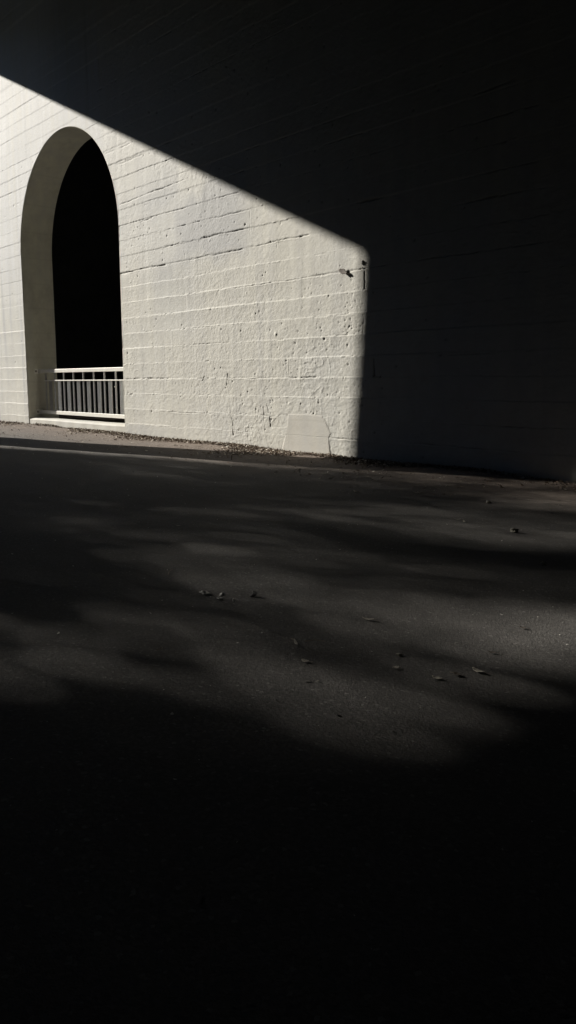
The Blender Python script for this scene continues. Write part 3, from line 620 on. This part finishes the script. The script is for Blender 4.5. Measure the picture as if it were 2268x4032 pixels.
[0,0,0,0,10,17,28,32,42,43,41,38,38,39,43,42,37,35,40,42,45,47,49,47,42,35,31,31,32,33,33,32,30,28,28,28,34,40,45,47,47,47,46,45,42,39,39,38,37,36,37,38,39,41,41,42,42,41,41,40,39,39,39,40,41,41,42,43],
[0,0,0,0,0,6,17,23,23,29,33,37,37,39,41,41,40,34,30,39,43,43,42,39,35,33,33,35,37,36,33,28,26,26,30,35,38,40,45,46,48,48,48,46,45,41,38,37,37,39,40,42,45,45,45,45,45,45,45,43,43,42,42,42,43,45,45,46],
[0,0,0,0,0,4,10,12,18,25,33,39,42,43,40,36,36,38,37,37,37,36,38,38,32,29,33,38,40,40,37,32,26,20,25,34,40,43,46,47,49,49,49,49,47,45,41,38,36,37,39,42,45,47,49,50,50,50,50,49,47,46,45,45,45,45,45,45],
[0,0,0,0,0,0,1,11,23,32,36,43,49,47,41,35,30,37,45,48,50,51,50,48,43,35,33,35,37,38,38,35,30,24,18,25,40,48,51,52,51,51,49,48,46,45,42,38,35,34,35,40,45,48,50,51,52,52,52,51,49,48,46,45,45,45,45,45],
[0,0,0,0,0,0,0,0,26,37,42,49,53,50,46,35,39,45,49,54,55,54,53,47,43,40,37,36,35,33,28,24,23,21,19,19,23,40,49,53,54,53,50,46,42,40,39,38,36,35,33,34,38,43,47,49,51,52,52,52,51,50,48,47,0,0,0,0],
[0,0,0,0,0,0,0,0,24,40,45,51,53,55,49,45,42,46,54,56,61,63,60,56,49,38,37,37,37,36,33,28,24,24,24,24,24,24,39,48,53,55,54,51,47,43,40,39,38,37,35,34,33,37,42,46,49,51,52,52,52,51,50,49,0,0,0,0],
[0,0,0,0,0,0,0,0,0,30,37,40,46,48,49,47,47,51,55,63,63,63,63,63,50,42,25,27,33,37,37,34,29,25,24,24,24,24,24,35,47,52,55,54,52,48,45,40,40,39,37,35,34,33,36,41,45,48,50,52,52,52,51,50,0,0,0,0],
[0,0,0,0,0,0,0,0,0,0,0,3,14,26,27,32,39,50,58,63,63,63,63,63,63,48,42,28,25,32,36,37,35,31,26,24,24,24,24,24,31,45,51,54,55,53,49,45,41,40,39,38,36,34,33,35,40,45,48,50,51,52,52,52,0,0,0,0],
[0,0,0,0,0,0,0,0,0,0,0,0,0,0,5,11,27,34,47,52,58,61,63,63,63,63,51,42,32,23,30,35,37,35,32,27,24,24,24,24,24,27,42,50,54,55,53,50,46,42,40,39,38,36,35,33,34,38,43,47,49,51,52,52,0,0,0,0],
[0,0,0,0,0,0,0,0,0,0,0,0,0,0,0,1,10,24,30,45,49,56,59,63,63,63,63,55,43,35,22,28,34,37,36,33,28,24,24,24,24,24,24,39,48,53,55,54,51,47,43,40,39,38,37,35,34,33,37,42,46,49,51,52,0,0,0,0],
[0,0,0,0,0,0,0,0,0,0,0,0,0,0,0,0,0,9,20,30,42,48,55,57,62,63,63,63,58,45,38,24,26,33,36,36,34,29,25,24,24,24,24,24,35,47,52,55,54,52,48,45,40,40,39,37,35,34,33,36,41,45,48,50,0,0,0,0],
[0,0,0,0,0,0,0,0,0,0,0,0,0,0,0,0,0,0,8,15,29,38,47,53,57,61,63,63,63,61,46,41,28,24,31,36,37,35,31,26,24,24,24,24,24,31,45,51,54,55,53,49,45,41,40,39,38,36,34,33,35,40,45,48,0,0,0,0],
[0,0,0,0,0,0,0,0,0,0,0,0,0,0,0,0,0,0,0,5,11,27,33,47,51,57,60,63,63,63,63,51,42,32,23,30,35,37,35,32,27,24,24,24,24,24,27,42,50,54,55,53,50,46,42,40,39,38,36,35,33,34,38,43,0,0,0,0],
[0,0,0,0,0,0,0,0,0,0,0,0,0,0,0,0,0,0,0,0,1,10,24,30,45,49,56,59,63,63,63,63,55,43,35,22,28,34,37,36,33,28,24,24,24,24,24,24,39,48,53,55,54,51,47,43,40,39,38,37,35,34,33,37,0,0,0,0],
[0,0,0,0,0,0,0,0,0,0,0,0,0,0,0,0,0,0,0,0,0,0,9,20,30,42,48,55,57,62,63,63,63,58,45,38,24,26,33,36,36,34,29,25,24,24,24,24,24,35,46,52,55,54,52,48,45,40,40,39,37,35,34,33,0,0,0,0]]
_T = 0.003*np.exp(np.array(CROWN, float)/63*math.log(1/0.003))
def openness(c, e):
    x = np.clip((c+8.25)/0.15, 0, _T.shape[1]-1.001); y = np.clip((e+9.6)/0.12, 0, _T.shape[0]-1.001)
    i = x.astype(int); j = y.astype(int); fx = x-i; fy = y-j
    T = (_T[j, i]*(1-fx)+_T[j, i+1]*fx)*(1-fy)+(_T[j+1, i]*(1-fx)+_T[j+1, i+1]*fx)*fy
    return np.clip(T*(0.94+0.12*vn(c*1.7, e*3.2, 77)), 0.004, 0.97)
LEAF = 0.13
CMIN, CMAX, EMIN, EMAX = -8.2, 2.05, -9.5, 0.5
def crown(name, c0, c1, s0, parent):
    dens = 8.0/(LEAF*LEAF*0.278)
    n = int((c1-c0)*(EMAX-EMIN)*dens)
    q = np.arange(n)[:, None]*np.array([0.8191725134, 0.6710436067, 0.5497004779]) % 1.0   # even spread of leaves
    c = c0+(c1-c0)*q[:, 0]; e = EMIN+(EMAX-EMIN)*q[:, 1]
    tau = -np.log(openness(c, e)); keep = q[:, 2]*8.0 < tau*1.4
    keep &= (c < CMAX-0.06+0.05*vn(e*2.5, c*0, 5)-0.5*(e < -4.3))
    c, e = c[keep], e[keep]; n = len(c)
    s = s0 + 1.3*rng.normal(size=n)
    P = to_world(c, e, s)
    a = rng.normal(size=(n, 3)); a /= np.linalg.norm(a, axis=1)[:, None]
    b = np.cross(a, rng.normal(size=(n, 3))); b /= np.linalg.norm(b, axis=1)[:, None]
    sz = LEAF*(0.7+0.6*rng.random((n, 1)))/2
    v = np.stack([P-a*sz*1.35, P+b*sz*0.8, P+a*sz*1.35, P-b*sz*0.8], 1).reshape(-1, 3)
    f = np.arange(n*4).reshape(-1, 4)
    return v, f
tl = ['tall dense green tree beyond the bridge, nearest the wall', 'tall green tree beyond the bridge, second from the wall', 'tall green tree beyond the bridge, third from the wall']
cuts = [2.05, -1.6, -4.9, -8.2]
for i in range(3):
    s0 = 38 + (0, 1.5, 0.7)[i]
    cm = (cuts[i]+cuts[i+1])/2
    base = to_world(np.array(cm), np.array(-5.0), np.array(float(s0))); bx, by = float(base[0]), float(base[1])
    t = empty('tree', (bx, by, gz(bx, by)))
    tag(t, tl[i], 'tree', 'trees beyond the bridge')
    v, f = crown('crown', cuts[i+1], cuts[i], s0, t)
    v = v-np.array([bx, by, gz(bx, by)])
    np_mesh('crown', v, f, M['leafgreen'], t, False)
    tm = MB(); top = float(base[2])-1.6
    tm.tube([(0, 0, -0.3), (0.1, 0.1, top*0.3), (0.0, -0.15, top*0.6), (0.1, 0, top)], [0.34, 0.27, 0.2, 0.07], 12)
    for b_ in range(9):
        zb = top*(0.45+0.045*b_); an = b_*2.4; ln = 2.0-0.12*b_
        tm.tube([(0, 0, zb), (math.cos(an)*ln*0.5, math.sin(an)*ln*0.5, zb+0.4), (math.cos(an)*ln*0.9, math.sin(an)*ln*0.9, zb+0.9)], [0.1, 0.06, 0.02], 6)
    tm.build('trunk', M['bark'], t, True)

# unseen leaf screen added to keep the ground beyond the bridge in shade
def leaf_screen(c0, c1, e0, e1, s0, n, L):
    c = rng.uniform(c0, c1, n); e = rng.uniform(e0, e1, n); P = to_world(c, e, s0+1.5*rng.normal(size=n))
    k = (P[:, 2] > 0.1); P = P[k]; n = len(P)
    a = rng.normal(size=(n, 3)); a /= np.linalg.norm(a, axis=1)[:, None]
    b = np.cross(a, rng.normal(size=(n, 3))); b /= np.linalg.norm(b, axis=1)[:, None]
    sz = L*(0.6+0.8*rng.random((n, 1)))/2
    return np.stack([P-a*sz*1.3, P+b*sz, P+a*sz*1.3, P-b*sz], 1).reshape(-1, 3), np.arange(n*4).reshape(-1, 4)
v, f = leaf_screen(-14, 1.6, -17.5, -9.2, 38, 9000, 0.45)
tag(np_mesh('shade_screen', v, f, M['leafgreen'], None, False), 'unseen green leaf screen added to shade the ground beyond the bridge', 'shade_screen', kind='stuff')
# unseen hillside added to block the sky glow on the sunny side
vv = []; ff = []; na, nr = 90, 12
for i in range(na):
    an = R(95)+R(200)*i/(na-1)
    for j in range(nr):
        t = j/(nr-1); rad = 70+60*t
        hz = 37*float(sstep(0, 0.62, t))*(1+0.06*float(vn(an*6, t*3, 15)))-1.0*(1-t)
        vv.append((-20+rad*math.cos(an)+float(vn(an*9, t*6, 16))*2, -5+rad*math.sin(an), hz+float(vn(an*30, t*9, 17))*0.8*t))
for i in range(na-1):
    for j in range(nr-1): ff.append((i*nr+j, (i+1)*nr+j, (i+1)*nr+j+1, i*nr+j+1))
tag(mesh_obj('sky_block_hill', vv, ff, M['leafgreen'], None, True), kind='structure')

# tall weed left of the view; two of its blades shade the foot of the wall
weed = empty('roadside_weed', (-27.2, -1.05, gz(-27.2, -1.05)))
tag(weed, 'tall thin dry weed standing by the wall left of the arch', 'weed')
tm = MB()
tm.tube([(0, 0, 0), (0.02, 0.02, 0.9), (0.10, 0, 1.55)], [0.018, 0.014, 0.008], 6)
tm.build('stem', M['twig'], weed)
def blade(p0, d, L, wdt, droop):
    vv = []; ff = []; n = 8; d = Vector(d).normalized(); sd_ = d.cross(Vector((0.3, 1, 0.2))).normalized()
    for i in range(n+1):
        t = i/n; p = Vector(p0)+d*L*t-Vector((0, 0, droop*t*t)); ww = wdt*math.sin(math.pi*min(1, 0.12+t*0.88))
        vv += [tuple(p-sd_*ww), tuple(p+sd_*ww)]
    for i in range(n): ff.append((2*i, 2*i+1, 2*i+3, 2*i+2))
    return vv, ff
for p0, d, L, wd_, dr in (((0, 0, 0.55), (1.0, 0, 0.5), 0.75, 0.045, 0.35), ((0.03, 0.02, 1.05), (0.8, 0.1, 1.0), 0.6, 0.035, 0.1), ((0, 0, 0.7), (-0.8, -0.3, 0.8), 0.5, 0.03, 0.2), ((0.02, 0, 0.4), (0.9, 0.2, 0.1), 0.6, 0.04, 0.15)):
    a, b = blade(p0, d, L, wd_, dr); mesh_obj('blade', a, b, M['leafgreen'], weed)

# ------------------------------------------------------------------ litter
def flakes(name, n, pos, size, mat, curl=0.4, lift=0.35, tone=None, elong=1.5):
    P = pos(n); n = len(P)
    th = rng.uniform(0, 2*math.pi, n); tx = rng.normal(size=n)*lift; ty = rng.normal(size=n)*lift
    sz = size(n)
    a = np.stack([np.cos(th), np.sin(th), tx], 1); b = np.stack([-np.sin(th), np.cos(th), ty], 1)
    up = np.array([0, 0, 1.0])
    sa_ = (sz*elong)[:, None]; sb = (sz*rng.uniform(0.4, 0.8, n))[:, None]; cu = (sz*curl*rng.uniform(0.2, 1, n))[:, None]
    c = P + up*(sz*0.35)[:, None]
    v = np.stack([c-a*sa_+up*cu, c-a*sa_*0.3+b*sb, c+a*sa_*0.4+b*sb*0.8, c+a*sa_+up*cu, c+a*sa_*0.3-b*sb, c-a*sa_*0.4-b*sb*0.9], 1).reshape(-1, 3)
    i = np.arange(n)[:, None]*6
    f = np.concatenate([i+np.array([[0, 1, 4, 5]]), i+np.array([[1, 2, 3, 4]])], 0)
    o = np_mesh(name, v, f, mat, None, False)
    tn = rng.random(n)**1.3 if tone is None else tone(n)
    at = o.data.attributes.new('tone', 'FLOAT', 'POINT'); vals = np.zeros(len(o.data.vertices), np.float32)
    r = np.repeat(tn, 6); vals[:len(r)] = r; at.data.foreach_set('value', vals)
    return o
def wallfoot(n):
    x = rng.uniform(-28, -3.5, n)
    wd = np.where(x < -18, 0.35, 0.55)*(0.7+0.7*vn(x*0.7, x*0, 12)); wd = np.maximum(wd, 0.08)
    y = -np.abs(rng.normal(size=n))*wd*0.75-0.01
    dens = np.clip(0.55+0.8*vn(x*0.9, x*0+3, 13), 0.12, 1)
    k = rng.random(n) < dens; x, y = x[k], y[k]
    return np.stack([x, y, ground_z(x, y)+rng.uniform(0, 0.02, len(x))], 1)
tag(flakes('leaf_litter', 34000, wallfoot, lambda n: 0.005+0.020*rng.random(n)**1.6, M['litter'], 0.5, 0.4, lambda n: np.where(rng.random(n) < 0.30, rng.uniform(0.75, 1.0, n), rng.uniform(0.15, 0.7, n))),
    'band of dry brown and bleached leaf litter along the foot of the wall', 'leaf litter', kind='stuff')
def strip(n):
    x = rng.uniform(-28, -6, n); y = -rng.random(n)**1.3*2.4
    k = rng.random(n) < np.clip(0.5+1.0*vn(x*1.3, y*2.5, 18), 0.08, 1); x, y = x[k], y[k]
    return np.stack([x, y, ground_z(x, y)+0.002], 1)
tag(flakes('leaf_crumbs', 5200, strip, lambda n: 0.004+0.022*rng.random(n)**3, M['litter'], 0.4, 0.3, lambda n: rng.random(n)**0.7),
    'bleached leaf crumbs strewn over the sunlit dusty strip in front of the wall', 'leaf litter', kind='stuff')
def roadpts(n):
    y = -rng.uniform(0, 1, n)**1.7*9.5; x = -rng.uniform(0.3, 27, n)
    return np.stack([x, y, ground_z(x, y)+0.001], 1)
tag(flakes('road_grit', 9000, roadpts, lambda n: 0.003+0.009*rng.random(n)**4, M['grit'], 0.3, 0.25, lambda n: np.where(rng.random(n) < 0.3, rng.uniform(0.75, 1, n), 0.5*rng.random(n)), 1.2),
    'fine grit and leaf crumbs scattered over the dark road', 'grit', kind='stuff')

def make_leaf(name, x, y, L, wdt, rot, mat, label, curl=0.2, group='dry leaves on the road'):
    o_ = empty(name, (x, y, gz(x, y)+0.004), rot)
    tag(o_, label, 'leaf', group)
    n = 10; vv = []; ff = []
    for i in range(n+1):
        t = i/n; ww = wdt*math.sin(math.pi*(0.03+0.94*t))**0.8*(1+0.2*random.uniform(-1, 1))
        z = curl*L*(2*(t-0.5))**2*0.5
        for j, sgn in enumerate((-1, -0.5, 0, 0.5, 1)):
            vv.append(((t-0.5)*L, sgn*ww, z+abs(sgn)*curl*wdt*0.9+random.uniform(-1, 1)*0.0012+0.002))
    for i in range(n):
        for j in range(4): ff.append((i*5+j, i*5+j+1, i*5+j+6, i*5+j+5))
    b = mesh_obj('blade', vv, ff, mat, o_, True)
    so2 = b.modifiers.new('thick', 'SOLIDIFY'); so2.thickness = 0.0012
    t = MB(); t.tube([(L*0.48, 0, curl*L*0.5*0.9+0.002), (L*0.7, 0.006, curl*L*0.3), (L*0.85, 0.012, 0.004)], 0.0014, 5); t.build('stalk', M['twig'], o_)
    return o_
LV = [(-3.14,-6.68,0.10,0.020,0.3,'leaf','curled grey leaf right of the road\'s middle, in the soft light'),
      (-3.09,-7.28,0.12,0.012,2.6,'leaf','slim pale leaf beside a bent twig near the middle of the road'),
      (-2.85,-7.43,0.06,0.022,0.2,'leaf','small ragged pale leaf in the nearest patch of dappled light'),
      (-3.76,-5.04,0.055,0.016,0.5,'leaf_dark','small dark leaf alone in the shade band right of centre'),
      (-2.28,-7.12,0.07,0.020,0.2,'leaf','leftmost of three curled leaves lying in a row, near right'),
      (-2.25,-7.01,0.06,0.024,2.9,'leaf_dark','middle, darkest of three curled leaves lying in a row, near right'),
      (-2.21,-6.90,0.10,0.024,-0.1,'leaf','rightmost, longest of three curled leaves lying in a row, near right'),
      (-2.50,-7.16,0.05,0.020,1.2,'leaf','small humped pale leaf just left of the row of three leaves'),
      (-2.47,-6.13,0.06,0.016,0.1,'leaf_dark','dark leaf at the upper edge of the brightest patch, right'),
      (-2.33,-6.62,0.06,0.015,0.4,'leaf_dark','dark upturned leaf just below the brightest patch, right'),
      (-7.04,-2.82,0.13,0.022,-0.2,'leaf','long dull leaf on the dark road, nearer the wall than its neighbours'),
      (-6.48,-2.32,0.15,0.020,0.2,'leaf','long pale leaf lying a little out from the wall foot, right of the lit wall'),
      (-4.82,-3.56,0.12,0.014,2.4,'leaf','thin pale leaf on the light streak right of centre'),
      (-4.95,-3.50,0.08,0.014,0.6,'leaf','short pale leaf touching the light streak beside a thin leaf'),
      (-6.40,-5.85,0.06,0.020,1.0,'leaf','single pale leaf in the dark left half of the road'),
      (-8.61,-1.87,0.14,0.022,0.3,'leaf','bleached leaf out from the wall below the plaster patch'),
      (-15.81,-3.64,0.16,0.045,0.5,'leaf','pale crumpled leaf at the far left edge of the narrow lit strip'),
      (-5.6,-3.05,0.09,0.018,0.1,'leaf_dark','dull brown leaf half way between wall foot and light streak, right'),
      (-3.45,-7.9,0.06,0.018,1.7,'leaf_dark','small dark leaf at the edge of near shadow, left of centre')]
for x, y, L, wdt, rot, mt, lab in LV:
    make_leaf('dry_leaf', x, y, L*0.75, wdt*0.65, rot, M[mt], lab)
# leaf caught in the wall crack
lf = make_leaf('dead_leaf', 0, 0, 0.22, 0.042, 0, M['leaf_dark'], 'dark dead leaf caught in a crack high on the lit wall', 0.04, None)
lf['group'] = 'dry leaves'
del lf['group']
lf.location = (-10.14, -0.030, 3.235); lf.rotation_euler = (R(75), R(22), 0)
# white scraps, black scrap, stones
for i, (x, y, r, lab) in enumerate([(-4.24,-7.05,(0.042,0.026,0.016),'largest crumpled white paper scrap on the road, left of the others'),
                       (-4.14,-6.99,(0.020,0.014,0.012),'smallest crumpled white paper scrap on the road, between two bigger ones'),
                       (-4.07,-7.06,(0.034,0.016,0.010),'flat greyish white paper scrap nearest the black scrap')]):
    tag(blob('paper_scrap', (x, y, gz(x, y)+r[2]*0.45), tuple(q*0.8 for q in r), M['whitepaper'], None, 11+i, 0.7), lab, 'paper scrap', 'paper scraps on the road')
m = blob('rubber_scrap', (-3.98, -6.86, gz(-3.98, -6.86)+0.014), (0.030, 0.020, 0.020), M['black_rubber'], None, 21, 0.5, 1, False)
tag(m, 'black angular scrap lying right of the white paper scraps', 'scrap')
m = blob('stone_chip', (-3.98, -7.02, gz(-3.98, -7.02)+0.008), (0.010, 0.008, 0.014), M['whitepaper'], None, 25, 0.5, 1, False)
tag(m, 'tiny white chip in front of the black scrap', 'chip')
for i, (x, y, r, lab) in enumerate([(-4.20,-3.64,0.034,'largest pale stone on the road at right, beside the light streak'),
                                    (-3.30,-4.60,0.020,'small round pebble in the dark band right of centre'),
                                    (-2.62,-7.0,0.014,'pebble just in front of the row of three leaves'),
                                    (-1.95,-6.15,0.012,'tiny white pebble in the brightest patch at the right edge'),
                                    (-5.4,-2.35,0.028,'pale stone near the wall foot at the right edge')]):
    tag(blob('pebble', (x, y, gz(x, y)+r*0.45), (r*1.2, r*0.9, r*0.7), M['stone'], None, 31+i, 0.4, 2, False), lab, 'pebble', 'pebbles on the road')
# bent twigs
for (x, y, L, rot, lab) in [(-3.05,-7.18,0.11,0.9,'short bent twig touching a slim leaf near the middle of the road'),
                            (-4.9,-6.9,0.16,2.4,'thin straight straw in the dark left part of the road')]:
    t = MB(); t.tube([(-L/2, 0, 0.004), (0, 0.006, 0.010), (L/2, -0.004, 0.004)], [0.0022, 0.002, 0.0012], 6)
    o = t.build('twig', M['twig']); o.location = (x, y, gz(x, y)+0.002); o.rotation_euler = (0, 0, rot)
    tag(o, lab, 'twig')
